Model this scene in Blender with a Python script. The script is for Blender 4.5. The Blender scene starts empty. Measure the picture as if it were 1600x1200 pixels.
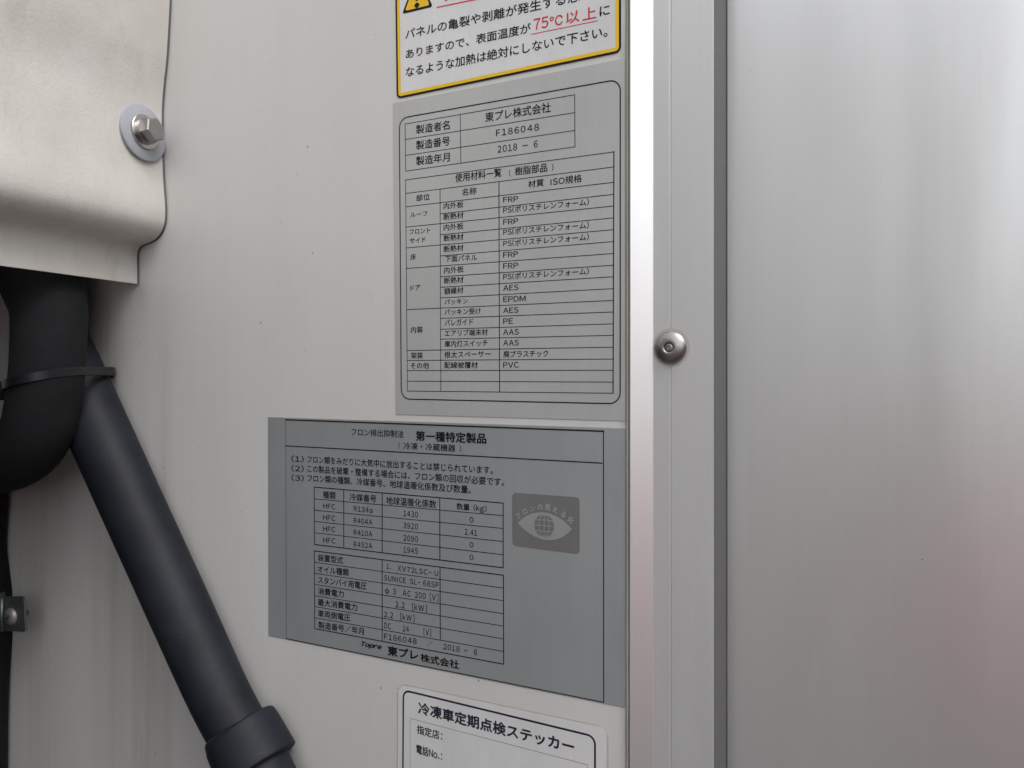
import bpy, bmesh, math, random
from mathutils import Vector, Matrix
R = math.radians
random.seed(7)
S = bpy.context.scene
COL = S.collection

# ------------------------------------------------------------------ camera
CAM_Z = 1.6
F = 1290.0                       # focal length in photo pixels (1600 wide)
HOR = 591.0                      # horizon row in the photo
cam_d = bpy.data.cameras.new('camera')
cam_d.sensor_width = 36.0
cam_d.lens = F / 1600 * 36
cam_d.shift_y = -(600 - HOR) / 1600
cam_d.clip_start = 0.02
cam_d.clip_end = 2000
cam = bpy.data.objects.new('camera', cam_d)
cam.location = (0, 0, CAM_Z)
cam.rotation_euler = (R(90), 0, 0)
COL.objects.link(cam)
S.camera = cam

# ------------------------------------------------------------------ sky, sun, exposure
SUN_EL, SUN_AZ = 56, 140         # azimuth clockwise from +Y
w = bpy.data.worlds.new('World'); S.world = w; w.use_nodes = True
nt = w.node_tree
bg = nt.nodes['Background']
sky = nt.nodes.new('ShaderNodeTexSky'); sky.sky_type = 'NISHITA'; sky.sun_disc = False
sky.sun_elevation = R(SUN_EL); sky.sun_rotation = R(SUN_AZ)
sky.air_density = 1.0; sky.dust_density = 1.5; sky.ozone_density = 1.0
hs = nt.nodes.new('ShaderNodeHueSaturation'); hs.inputs['Saturation'].default_value = 0.10
nt.links.new(sky.outputs[0], hs.inputs['Color'])
nt.links.new(hs.outputs[0], bg.inputs[0])
bg.inputs[1].default_value = 0.13
sl = bpy.data.lights.new('sun', 'SUN'); sl.energy = 0.5; sl.angle = R(35); sl.color = (1, .97, .93)
so = bpy.data.objects.new('sun', sl); COL.objects.link(so)
sd = Vector((math.sin(R(SUN_AZ)) * math.cos(R(SUN_EL)), math.cos(R(SUN_AZ)) * math.cos(R(SUN_EL)), math.sin(R(SUN_EL))))
so.rotation_euler = sd.to_track_quat('Z', 'Y').to_euler()
so.location = (0, -2, 5)
S.view_settings.view_transform = 'Standard'
S.view_settings.look = 'None'
S.view_settings.exposure = 1.32
S.view_settings.gamma = 1.0

# ------------------------------------------------------------------ the truck wall's own frame
# local x runs to the right along the wall, local y into the wall, z up; y = 0 is the painted face
AL = math.atan2(800 + 1610, F)
W0 = Vector((180 / F * .42, .42, CAM_Z))
XD = Vector((math.sin(AL), -math.cos(AL), 0)); YD = Vector((math.cos(AL), math.sin(AL), 0))
FR = Matrix(((XD.x, YD.x, 0, W0.x), (XD.y, YD.y, 0, W0.y), (0, 0, 1, W0.z), (0, 0, 0, 1)))
ROT = FR.to_3x3()
CL = FR.inverted() @ Vector((0, 0, CAM_Z))

def ray(u, v):
    return ROT.transposed() @ Vector(((u - 800) / F, 1.0, (HOR - v) / F))

def P(u, v, e=0.0):
    """photo pixel -> point on the plane e metres in front of the wall (wall frame)"""
    r = ray(u, v)
    return CL + r * ((-e - CL.y) / r.y)

ZB, ZT = -.62, 1.25              # underside and top of the body, from the eye level

def depth_of(p):
    return (FR @ p).y

# ------------------------------------------------------------------ materials
def mat(name, color, rough=.5, metal=0.0, spec=.5, build=None):
    m = bpy.data.materials.new(name); m.use_nodes = True
    t = m.node_tree; b = t.nodes['Principled BSDF']
    b.inputs['Base Color'].default_value = (*color, 1)
    b.inputs['Roughness'].default_value = rough
    b.inputs['Metallic'].default_value = metal
    b.inputs['Specular IOR Level'].default_value = spec
    if build: build(t, b)
    return m

def N(t, kind, **kw):
    n = t.nodes.new(kind)
    for k, v in kw.items():
        if k in n.inputs: n.inputs[k].default_value = v
        else: setattr(n, k, v)
    return n

def coords(t, scale=(1, 1, 1), loc=(0, 0, 0)):
    c = N(t, 'ShaderNodeTexCoord'); m = N(t, 'ShaderNodeMapping')
    m.inputs['Scale'].default_value = scale; m.inputs['Location'].default_value = loc
    t.links.new(c.outputs['Object'], m.inputs[0]); return m.outputs[0]

def noise(t, scale, vec, detail=4, rough=.55):
    n = N(t, 'ShaderNodeTexNoise', Scale=scale, Detail=detail, Roughness=rough)
    t.links.new(vec, n.inputs['Vector']); return n.outputs['Fac']

def ramp(t, fac, a, b, c0=(0, 0, 0, 1), c1=(1, 1, 1, 1)):
    r = N(t, 'ShaderNodeValToRGB'); r.color_ramp.elements[0].position = a; r.color_ramp.elements[1].position = b
    r.color_ramp.elements[0].color = c0; r.color_ramp.elements[1].color = c1
    t.links.new(fac, r.inputs[0]); return r.outputs[0]

def mix(t, fac, a, b, mode='MIX'):
    m = N(t, 'ShaderNodeMix', data_type='RGBA', blend_type=mode)
    for sock, v in ((m.inputs[0], fac), (m.inputs[6], a), (m.inputs[7], b)):
        if hasattr(v, 'links'): t.links.new(v, sock)
        elif isinstance(v, (int, float)): sock.default_value = v
        else: sock.default_value = (*v, 1)
    return m.outputs[2]

def mul(t, a, k):
    m = N(t, 'ShaderNodeMath', operation='MULTIPLY'); t.links.new(a, m.inputs[0]); m.inputs[1].default_value = k; return m.outputs[0]

def bump(t, b, h, strength, dist=.001):
    n = N(t, 'ShaderNodeBump', Strength=strength, Distance=dist)
    t.links.new(h, n.inputs['Height']); t.links.new(n.outputs[0], b.inputs['Normal'])

def specks(t, scale, size, keep):
    """small scattered dots: 1 inside a dot"""
    v = N(t, 'ShaderNodeTexVoronoi', Scale=scale); t.links.new(coords(t), v.inputs['Vector'])
    d = N(t, 'ShaderNodeMath', operation='LESS_THAN'); t.links.new(v.outputs['Distance'], d.inputs[0]); 
    sp = N(t, 'ShaderNodeSeparateColor'); t.links.new(v.outputs['Color'], sp.inputs[0])
    sz = mul(t, sp.outputs[1], size); t.links.new(sz, d.inputs[1])
    k = N(t, 'ShaderNodeMath', operation='LESS_THAN'); t.links.new(sp.outputs[0], k.inputs[0]); k.inputs[1].default_value = keep
    m = N(t, 'ShaderNodeMath', operation='MULTIPLY'); t.links.new(d.outputs[0], m.inputs[0]); t.links.new(k.outputs[0], m.inputs[1])
    return m.outputs[0]

def b_panel(t, b):
    a = noise(t, 9, coords(t, (1, 1, .35)), 5)
    c = mix(t, ramp(t, a, .35, .75), (.63, .625, .612), (.585, .577, .56))
    st = noise(t, 1, coords(t, (160, 160, 3.0)), 3)
    c = mix(t, mul(t, ramp(t, st, .52, .8), .06), c, (.42, .38, .33))
    f = noise(t, 900, coords(t), 2)
    c = mix(t, mul(t, f, .06), c, (.45, .45, .45))
    sx = N(t, 'ShaderNodeSeparateXYZ'); t.links.new(coords(t), sx.inputs[0])
    def band(x0, half, z0, z1, amt, colr, c, sc=(90, 90, 5)):
        d = N(t, 'ShaderNodeMapRange', interpolation_type='SMOOTHSTEP'); 
        a_ = N(t, 'ShaderNodeMath', operation='SUBTRACT'); t.links.new(sx.outputs[0], a_.inputs[0]); a_.inputs[1].default_value = x0
        b_ = N(t, 'ShaderNodeMath', operation='ABSOLUTE'); t.links.new(a_.outputs[0], b_.inputs[0])
        t.links.new(b_.outputs[0], d.inputs[0]); d.inputs[1].default_value = 0; d.inputs[2].default_value = half; d.inputs[3].default_value = 1; d.inputs[4].default_value = 0
        z_ = N(t, 'ShaderNodeMapRange', interpolation_type='SMOOTHSTEP'); t.links.new(sx.outputs[2], z_.inputs[0])
        z_.inputs[1].default_value = z0; z_.inputs[2].default_value = z1
        nz = ramp(t, noise(t, 1, coords(t, sc, (x0, 0, 0)), 5, .65), .30, .72)
        m1 = N(t, 'ShaderNodeMath', operation='MULTIPLY'); t.links.new(d.outputs[0], m1.inputs[0]); t.links.new(z_.outputs[0], m1.inputs[1])
        m2 = N(t, 'ShaderNodeMath', operation='MULTIPLY'); t.links.new(m1.outputs[0], m2.inputs[0]); t.links.new(nz, m2.inputs[1])
        return mix(t, mul(t, m2.outputs[0], amt), c, colr)
    X0 = P(980, 600).x
    zz = lambda v, u: P(u, v).z - ZB
    c = band(P(226, 600).x - X0, .022, zz(425, 226), zz(640, 226) - .25, .75, (.33, .27, .21), c)
    c = band(P(258, 600).x - X0, .012, zz(300, 258), zz(420, 258) - .2, .5, (.36, .31, .26), c)
    c = band(P(175, 600).x - X0, .035, zz(1500, 175), zz(1000, 175), .6, (.40, .37, .32), c, (160, 160, 3))
    c = band(P(60, 600).x - X0, .05, zz(1500, 60), zz(1000, 60), .55, (.40, .38, .33), c, (120, 120, 3))
    c = band(0, .0065, -1, -.9, .75, (.36, .35, .30), c, (60, 60, 30))
    c = band(P(800, 600).x - X0, .085, zz(1103, 800), zz(1140, 800), .5, (.42, .40, .33), c, (60, 60, 60))
    c = mix(t, mul(t, ramp(t, noise(t, 70, coords(t, (1, 1, .6), (5, 2, 1)), 7, .75), .56, .68), .16), c, (.46, .43, .38))
    c = mix(t, mul(t, specks(t, 75, .05, .45), .75), c, (.13, .10, .08))
    c = mix(t, mul(t, specks(t, 200, .09, .07), .55), c, (.2, .17, .14))
    t.links.new(c, b.inputs['Base Color'])
    g = noise(t, 420, coords(t), 2)
    bump(t, b, g, .10, .0004)

def b_cover(t, b):
    a = noise(t, 14, coords(t, (1, 1, 1)), 6, .65)
    c = mix(t, ramp(t, a, .38, .7), (.665, .645, .61), (.59, .56, .515))
    s = noise(t, 60, coords(t, (1, 1, .5)), 6, .7)
    c = mix(t, mul(t, ramp(t, s, .5, .72), .22), c, (.74, .73, .71))
    v = noise(t, 34, coords(t, (1, 1, .3), (3, 1, 2)), 7, .75)
    c = mix(t, mul(t, ramp(t, v, .54, .66), .24), c, (.40, .36, .31))
    g = noise(t, 700, coords(t), 3)
    c = mix(t, mul(t, g, .15), c, (.4, .38, .34))
    t.links.new(c, b.inputs['Base Color'])
    h = mix(t, .5, noise(t, 26, coords(t), 4), noise(t, 500, coords(t), 3))
    bump(t, b, h, .25, .002)

def b_alu(strk=.5, base=((.74, .735, .725), (.64, .63, .615)), blot=True):
    def f(t, b):
        a = noise(t, 1, coords(t, (520, 520, 6)), 4, .6)
        c = mix(t, mul(t, ramp(t, a, .25, .8), .45), base[0], base[1])
        if blot:
            q = noise(t, 22, coords(t, (1, 1, .22)), 5, .6)
            c = mix(t, mul(t, ramp(t, q, .55, .72), .30), c, (.84, .86, .88))
        c = mix(t, mul(t, specks(t, 60, .05, .18), .8), c, (.1, .08, .06))
        t.links.new(c, b.inputs['Base Color'])
        q2 = noise(t, 12, coords(t, (1.6, 1, .3)), 4)
        r = N(t, 'ShaderNodeMapRange'); t.links.new(q2, r.inputs[0])
        r.inputs[3].default_value = strk - .07; r.inputs[4].default_value = strk + .09
        t.links.new(r.outputs[0], b.inputs['Roughness'])
        n1 = N(t, 'ShaderNodeBump', Strength=.05, Distance=.0004); t.links.new(a, n1.inputs['Height'])
        n2 = N(t, 'ShaderNodeBump', Strength=.35, Distance=.006); t.links.new(noise(t, 5, coords(t, (2.5, 1, .45), (1, 4, 2)), 2, .4), n2.inputs['Height'])
        t.links.new(n1.outputs[0], n2.inputs['Normal']); t.links.new(n2.outputs[0], b.inputs['Normal'])
    return f

def b_film(c0, c1):
    def f(t, b):
        a = noise(t, 26, coords(t, (1, 1, .6)), 5)
        c = mix(t, ramp(t, a, .35, .7), c0, c1)
        st = noise(t, 1, coords(t, (500, 500, 14)), 3)
        c = mix(t, mul(t, ramp(t, st, .45, .8), .10), c, tuple(x * .72 for x in c1))
        c = mix(t, mul(t, specks(t, 95, .04, .10), .7), c, (.06, .05, .045))
        t.links.new(c, b.inputs['Base Color'])
        bump(t, b, mix(t, .3, noise(t, 22, coords(t), 3), noise(t, 90, coords(t), 3)), .12, .0012)
    return f

def b_rubber(c0, c1):
    def f(t, b):
        a = noise(t, 30, coords(t), 6, .65)
        c = mix(t, ramp(t, a, .4, .72), c0, c1)
        s = noise(t, 1, coords(t, (60, 60, 260), (1, 2, 3)), 5, .7)
        c = mix(t, mul(t, ramp(t, s, .62, .76), .3), c, (.075, .07, .072))
        c = mix(t, mul(t, specks(t, 150, .06, .15), .6), c, (.25, .23, .2))
        t.links.new(c, b.inputs['Base Color'])
        bump(t, b, noise(t, 260, coords(t), 4), .14, .0006)
    return f

def b_asphalt(t, b):
    a = noise(t, 220, coords(t), 3); q = noise(t, .7, coords(t), 5)
    c = mix(t, a, (.035, .034, .032), (.065, .063, .06)); c = mix(t, mul(t, q, .5), c, (.035, .034, .032))
    t.links.new(c, b.inputs['Base Color']); bump(t, b, a, .5, .004)

M = {
 'panel': mat('painted_white_frp', (.65, .65, .64), .34, build=b_panel),
 'alu': mat('anodised_aluminium', (.7, .7, .7), .42, .78, build=b_alu(.32, ((.73, .73, .725), (.69, .685, .675)))),
 'alu_post': mat('brushed_aluminium_post', (.7, .7, .7), .40, .5, build=b_alu(.38, ((.66, .66, .655), (.61, .61, .60)))),
 'bright': mat('bright_aluminium_edge', (.82, .81, .80), .42, .75, build=b_alu(.36, ((.80, .79, .79), (.72, .71, .71)))),
 'dark_grey': mat('matte_dark_grey', (.105, .106, .108), .55, spec=.35),  # shared by the post step and the shade strip at the cover
 'seal': mat('grey_sealant', (.30, .29, .27), .7, build=b_film((.34, .33, .30), (.25, .235, .21))),
 'rust': mat('rusty_joint', (.10, .07, .055), .85, build=b_film((.16, .12, .10), (.06, .045, .04))),
 'film': mat('silver_label_film', (.4, .41, .41), .36, .25, build=b_film((.51, .52, .515), (.465, .475, .47))),
 'film_dark': mat('dull_silver_label_film', (.33, .35, .36), .33, .45, build=b_film((.44, .465, .472), (.40, .423, .43))),
 'film_white': mat('white_label_film', (.72, .72, .72), .35, build=b_film((.70, .70, .705), (.62, .62, .62))),
 'laminate': mat('yellowed_laminate_margin', (.6, .58, .54), .3, build=b_film((.60, .585, .55), (.50, .48, .43))),
 'grime': mat('edge_grime', (.34, .31, .27), .8),
 'ring': mat('shaded_aluminium', (.50, .485, .465), .5, .4),  # darker aluminium for the shade drawn round the rivet
 'ink': mat('black_print', (.010, .010, .012), .6, spec=.2),
 'ink_grey': mat('faded_black_print', (.014, .014, .016), .6, spec=.2),
 'ink_navy': mat('navy_black_print', (.012, .013, .03), .45),
 'red': mat('red_print', (.56, .02, .045), .45),
 'yellow': mat('yellow_print', (.80, .50, .01), .42),
 'emblem': mat('taupe_print', (.17, .155, .14), .6, build=b_film((.16, .158, .155), (.125, .123, .12))),
 'cover': mat('aged_cream_plastic', (.6, .58, .55), .58, build=b_cover),
 'nylon': mat('translucent_nylon', (.37, .38, .42), .42, spec=.4),
 'steel': mat('stainless_steel', (.52, .50, .48), .24, 1.0),
 'steel_dull': mat('dull_steel', (.36, .345, .335), .38, 1.0),
 'zinc': mat('zinc_plated_steel', (.20, .215, .215), .5, .9),
 'zinc_light': mat('weathered_screw_steel', (.38, .36, .35), .55, .8),
 'hose': mat('black_rubber_hose', (.02, .02, .022), .56, spec=.24, build=b_rubber((.009, .0105, .015), (.017, .019, .027))),
 'foam': mat('black_foam_hose', (.014, .015, .015), .8, spec=.2, build=b_rubber((.009, .010, .0115), (.015, .015, .0155))),
 'tie': mat('black_nylon_tie', (.006, .006, .009), .38),
 'asphalt': mat('asphalt', (.1, .1, .1), .9, build=b_asphalt),
 'concrete': mat('added_wall_concrete', (.085, .083, .078), .9),
 'cab': mat('painted_cab_grey', (.30, .30, .295), .4),
 'glass': mat('dark_cab_glass', (.02, .025, .03), .05),
 'black': mat('chassis_black', (.02, .02, .02), .6),
}

# ------------------------------------------------------------------ object helpers
def empty(name, label, cat, c, group=None, frame=FR):
    o = bpy.data.objects.new(name, None); COL.objects.link(o)
    o.empty_display_size = .02
    o.matrix_world = frame @ Matrix.Translation(c)
    o['label'] = label; o['category'] = cat
    if group: o['group'] = group
    o['_c'] = list(c)
    return o

def mesh(name, verts, faces, m, parent=None, smooth=False, center=None, mi=None, frame=FR):
    """verts in the wall frame; the object sits at its thing's base"""
    if parent is not None:
        root = parent
        while root.parent: root = root.parent
        c = Vector(root['_c'])
    else:
        c = Vector(center) if center is not None else Vector((0, 0, 0))
    me = bpy.data.meshes.new(name)
    me.from_pydata([tuple(Vector(v) - c) for v in verts], [], faces)
    me.update()
    for mm in (m if isinstance(m, (list, tuple)) else [m]): me.materials.append(mm)
    if mi: me.polygons.foreach_set('material_index', mi)
    if smooth:
        me.polygons.foreach_set('use_smooth', [True] * len(me.polygons))
        if smooth != 'all': me.set_sharp_from_angle(angle=R(40))
    o = bpy.data.objects.new(name, me); COL.objects.link(o)
    if parent is not None: o.parent = parent
    else: o.matrix_world = frame @ Matrix.Translation(c); o['_c'] = list(c)
    return o

def extrude_z(prof, z0, z1, closed=False, nz=1):
    n = len(prof); V = []; Fc = []
    for k in range(nz + 1):
        z = z0 + (z1 - z0) * k / nz
        V += [(x, y, z) for x, y in prof]
    for k in range(nz):
        for i in range(n if closed else n - 1):
            j = (i + 1) % n
            Fc.append((k * n + i, k * n + j, (k + 1) * n + j, (k + 1) * n + i))
    if closed: Fc += [tuple(range(n))[::-1], tuple(range(nz * n, nz * n + n))]
    return V, Fc

def slab(poly, e0, e1):
    """polygon of (x, z) points standing from e0 to e1 in front of the wall, counter-clockwise seen from the front"""
    n = len(poly)
    V = [(x, -e1, z) for x, z in poly] + [(x, -e0, z) for x, z in poly]
    Fc = [tuple(range(n))] + [(i, i + n, (i + 1) % n + n, (i + 1) % n) for i in range(n)]
    return V, Fc

def rquad(c, r, inset=0.0, k=7):
    """rounded quad: c = TL, TR, BR, BL in (x, z); counter-clockwise list of points"""
    c = [Vector(p) for p in c]
    if inset:
        o = []
        for i in range(4):
            a, p, q = c[i - 1], c[i], c[(i + 1) % 4]
            o.append(p + (a - p).normalized() * inset + (q - p).normalized() * inset)
        c = o; r = max(r - inset, 0)
    out = []
    for i in (0, 3, 2, 1):
        p = c[i]; a = c[(i + 1) % 4]; q = c[i - 1]
        da = (a - p).normalized(); dq = (q - p).normalized()
        if r <= 1e-6: out.append(p); continue
        cen = p + da * r + dq * r
        for j in range(k + 1):
            t = j / k * math.pi / 2
            out.append(cen - dq * r * math.sin(t) * 1.0 - da * r * math.cos(t) if False else cen - da * r * math.sin(t) - dq * r * math.cos(t) if True else p)
    # orientation of arcs: corner visited so that points run counter-clockwise
    return out

def quad_px(tl, tr, br, bl):
    return [Vector((P(*q).x, P(*q).z)) for q in (tl, tr, br, bl)]

def fixcc(poly):
    a = sum(poly[i].x * poly[(i + 1) % len(poly)].y - poly[(i + 1) % len(poly)].x * poly[i].y for i in range(len(poly)))
    return poly if a > 0 else poly[::-1]

def ring(outer, inner, e):
    n = len(outer)
    V = [(p.x, -e, p.y) for p in outer] + [(p.x, -e, p.y) for p in inner]
    return V, [(i, (i + 1) % n, (i + 1) % n + n, i + n) for i in range(n)]

class MB:
    def __init__(s): s.v = []; s.f = []; s.mi = []
    def add(s, vf, mi=0):
        o = len(s.v); s.v += [tuple(p) for p in vf[0]]; s.f += [tuple(i + o for i in f) for f in vf[1]]; s.mi += [mi] * len(vf[1]); return s
    def build(s, name, m, parent=None, **kw):
        return mesh(name, s.v, s.f, m, parent, mi=s.mi if isinstance(m, (list, tuple)) else None, **kw)

def line(mb, a, b, wmm, e):
    p, q = P(*a), P(*b)
    p, q = Vector((p.x, p.z)), Vector((q.x, q.z))
    d = (q - p).normalized(); n = Vector((-d.y, d.x)) * wmm * .0005; d = d * wmm * .0005
    c = [p - d - n, q + d - n, q + d + n, p - d + n]
    mb.add(([(v.x, -e, v.y) for v in c], [(0, 1, 2, 3)]))

_gc = {}
def glyph1(ch):
    if ch in _gc: return _gc[ch]
    c = bpy.data.curves.new('t', 'FONT'); c.body = ch; c.resolution_u = 3
    o = bpy.data.objects.new('t', c); COL.objects.link(o)
    dg = bpy.context.evaluated_depsgraph_get(); ob = o.evaluated_get(dg); m = ob.to_mesh()
    V = [(v.co.x, v.co.y) for v in m.vertices]; Fc = [tuple(p.vertices) for p in m.polygons]
    ob.to_mesh_clear(); bpy.data.objects.remove(o); bpy.data.curves.remove(c)
    _gc[ch] = (V, Fc); return _gc[ch]

def glyphs(s, track=1.0, shear=0.0):
    """lettering set glyph by glyph: Latin letters and digits use the wide forms of the Japanese face"""
    V, Fc = [], []; x = 0.0
    for ch in s:
        asc = 33 <= ord(ch) < 127; plain = ch == 'I'
        if ch == ' ': x += .5 * track; continue
        gv, gf = glyph1(chr(ord(ch) + 0xFEE0) if asc and not plain else ch)
        if asc:
            a = min(v[0] for v in gv); b = max(v[0] for v in gv); wd = max(b - a + .10, .50 if ch not in '.,()[]iI:' else .34)
            dx = x + (wd - (b - a)) / 2 - a; x += wd * track
        else:
            dx = x; x += 1.0
        o = len(V); V += [(vx + dx + vy * shear, vy) for vx, vy in gv]; Fc += [tuple(k + o for k in f) for f in gf]
    return V, Fc

def text(parent, s, x0, y0, x1, y1, h, e, m='ink', off=0.016, track=1.0, shear=0.0, name='text_line'):
    """lettering whose bounding box runs from pixel (x0,y0) to (x1,y1) along its foot, h pixels tall at its left"""
    V, Fc = glyphs(s, track, shear)
    ax = min(v[0] for v in V); bx = max(v[0] for v in V); ay = min(v[1] for v in V); by = max(v[1] for v in V)
    p, q = P(x0, y0), P(x1, y1); H = P(x0, y0 - h).z - p.z
    out = []; F2 = []
    sh = [(0, 0)] if off <= 0 else [(-off, 0), (off, 0), (0, off), (0, -off)]
    for k, (ox, oy) in enumerate(sh):
        b = len(out)
        for x, y in V:
            x += ox; y += oy
            t = (x - ax) / (bx - ax)
            out.append((p.x + t * (q.x - p.x), -e - k * .000004, p.z + t * (q.z - p.z) + (y - ay) / (by - ay) * H))
        F2 += [tuple(i + b for i in f) for f in Fc]
    return mesh(name, out, F2, M[m], parent)

def tube(pts, rads, n=36, cap=True, sub=6):
    pts = [Vector(p) for p in pts]
    P2, R2 = [], []
    for i in range(len(pts) - 1):
        p0 = pts[max(i - 1, 0)]; p1 = pts[i]; p2 = pts[i + 1]; p3 = pts[min(i + 2, len(pts) - 1)]
        for k in range(sub):
            t = k / sub
            P2.append(.5 * ((2 * p1) + (p2 - p0) * t + (2 * p0 - 5 * p1 + 4 * p2 - p3) * t * t + (3 * p1 - p0 - 3 * p2 + p3) * t ** 3))
            R2.append(rads[i] + (rads[i + 1] - rads[i]) * t)
    P2.append(pts[-1]); R2.append(rads[-1])
    V, Fc = [], []
    prev = None
    for i, p in enumerate(P2):
        d = (P2[min(i + 1, len(P2) - 1)] - P2[max(i - 1, 0)]).normalized()
        if prev is None:
            a = d.cross(Vector((0, 1, 0))).normalized()
        else:
            a = (prev - d * prev.dot(d)).normalized()
        prev = a; b = d.cross(a)
        for k in range(n):
            t = 2 * math.pi * k / n
            V.append(p + (a * math.cos(t) + b * math.sin(t)) * R2[i])
    for i in range(len(P2) - 1):
        for k in range(n):
            k2 = (k + 1) % n
            Fc.append((i * n + k, i * n + k2, (i + 1) * n + k2, (i + 1) * n + k))
    if cap: Fc += [tuple(range(n))[::-1], tuple(range(len(V) - n, len(V)))]
    return V, Fc

def lathe(prof, c, ax, n=40, cap=True, up=None):
    """prof = (radius, height along ax)"""
    ax = Vector(ax).normalized(); u = Vector(up) if up else (Vector((0, 0, 1)) if abs(ax.z) < .9 else Vector((1, 0, 0)))
    a = (u - ax * u.dot(ax)).normalized(); b = ax.cross(a)
    V, Fc = [], []
    for r, h in prof:
        for k in range(n):
            t = 2 * math.pi * k / n
            V.append(Vector(c) + ax * h + (a * math.cos(t) + b * math.sin(t)) * r)
    for i in range(len(prof) - 1):
        for k in range(n):
            k2 = (k + 1) % n
            Fc.append((i * n + k, i * n + k2, (i + 1) * n + k2, (i + 1) * n + k))
    if cap: Fc.append(tuple(range(len(V) - n, len(V))))
    return V, Fc

# ================================================================== THE GROUND
g = bpy.data.meshes.new('ground')
g.from_pydata([(-600, -600, 0), (600, -600, 0), (600, 600, 0), (-600, 600, 0)], [], [(0, 1, 2, 3)])
g.materials.append(M['asphalt'])
go = bpy.data.objects.new('ground', g); COL.objects.link(go); go['kind'] = 'structure'

# unseen walls, added behind the camera to darken low light and reflections
for x0, x1_, yy, hh in ((-14, -2.6, -5.2, 4.6), (2.0, 14, -4.0, 4.2)):
    bm = bmesh.new(); bmesh.ops.create_cube(bm, size=1)
    for v in bm.verts: v.co = Vector(((x0 + x1_) / 2 + v.co.x * (x1_ - x0), yy + v.co.y * .2, hh / 2 + v.co.z * hh))
    ret = bmesh.ops.create_cube(bm, size=1)
    for v in ret['verts']: v.co = Vector(((x0 + x1_) / 2 + v.co.x * (x1_ - x0 + .1), yy + v.co.y * .3, hh + .052 + v.co.z * .1))
    me = bpy.data.meshes.new('unseen_blocking_wall'); bm.to_mesh(me); bm.free(); me.materials.append(M['concrete'])
    o = bpy.data.objects.new('unseen_blocking_wall', me); COL.objects.link(o); o['kind'] = 'structure'

# ================================================================== THE CARGO BODY
body = empty('cargo_body', 'white and aluminium front wall of a refrigerated truck body with grey and white stickers', 'truck body', P(980, 600) + Vector((0, 0, ZB)))
xa = P(977.8, 600).x
xs = P(981.6, 600).x
V, Fc = extrude_z([(-2.2, 0), (-2.2, .06), (xa, .06), (xa, 0)], ZB, ZT, True)
mesh('front_panel', V, Fc, M['panel'], body)
# thin seal bead with the rusty joint beside it
V, Fc = extrude_z([(xa, .004), (xa + .0002, -.0006), (xa + .0010, -.0010), (xa + .0015, -.0004), (xa + .0016, .004)], ZB, ZT)
mesh('sealant_bead', V, Fc, M['seal'], body, smooth=True)
V, Fc = extrude_z([(xa + .0016, .002), (P(985.2, 600).x - .0016, .002)], ZB, ZT)
mesh('rusty_joint', V, Fc, M['rust'], body)
# corner post: lip, bright slope, face with a fine groove, step
YF = .0028; YP = .024
x1 = P(983.2, 600, .001).x; x2 = P(986, 600, .001).x; x3 = P(1020.5, 600, -YF).x
xg = P(1047.8, 600, -YF).x; x4 = P(1115.5, 600, -YF).x; x5 = P(1134.5, 600, -YP).x
gw = .0007
V, Fc = extrude_z([(x1, .004), (x1, -.0006), (x1 + .0003, -.001), (x2 - .0002, -.001)], ZB, ZT)
mesh('post_lip', V, Fc, M['alu_post'], body)
V, Fc = extrude_z([(x2 - .0002, -.001), (x2 + .0003, -.0008), (x3 - .0004, YF - .0003), (x3, YF - .00005)], ZB, ZT)
mesh('sloping_edge', V, Fc, M['bright'], body)
V, Fc = extrude_z([(x3, YF - .00005), (x3 + .0005, YF), (xg - gw, YF), (xg - gw * .1, YF + .0007), (xg + gw * .1, YF + .0007), (xg + gw, YF), (x4 - .0004, YF), (x4 - .0002, YF + .0003)], ZB, ZT)
mesh('post_face', V, Fc, M['alu_post'], body)
V, Fc = extrude_z([(x4 - .0002, YF + .0003), (x4 - .0001, YF + .003), (x5 + .0002, YP + .0005), (x5 + .0002, YP + .006)], ZB, ZT)
mesh('dark_step_strip', V, Fc, M['dark_grey'], body)  # step face between post and corner panel, in plain dark grey
# big side rail: flat sheet that turns the corner of the box outside the frame
xr = .34; rr = .06
pr = [(x5 + .0003, YP + .004), (x5 + .0003, YP + .0005), (x5 + .0007, YP), (x5 + .002, YP)] + [(x5 + .002 + (xr - x5) * k / 10, YP + .0006 * math.sin(k)) for k in range(1, 11)]
pr += [(xr + rr * math.sin(R(a)) + .002, YP + rr - rr * math.cos(R(a))) for a in range(10, 91, 10)] + [(xr + rr + .002, 2.5)]
V, Fc = extrude_z(pr, ZB, ZT)
mesh('corner_panel', V, Fc, M['alu'], body, smooth=True)

def scratch(pts, wmm):
    V, Fc = [], []
    for u, v in pts:
        p = P(u, v, -YP); V += [(p.x - wmm * .0005, YP - .00006, p.z), (p.x + wmm * .0005, YP - .00006, p.z)]
    for i in range(len(pts) - 1): Fc.append((2 * i, 2 * i + 1, 2 * i + 3, 2 * i + 2))
    return V, Fc
M['scratch'] = mat('bare_metal_scratch', (.78, .78, .78), .5, .6)
mesh('scratch', *scratch([(1362, 640), (1338, 690), (1300, 765), (1262, 855), (1232, 925)], .15), M['scratch'], body)
M['scuff'] = mat('dark_scuff', (.45, .45, .45), .5, .6)
for pts in ([(1146, 157), (1151, 155)], [(1158, 155), (1166, 154.5)], [(1167, 114), (1176, 110)], [(1159, 196), (1168, 194)]):
    mesh('scuff', *scratch(pts, .25 if abs(pts[0][0] - pts[1][0]) < 4 else .5), M['scuff'], body)

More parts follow.
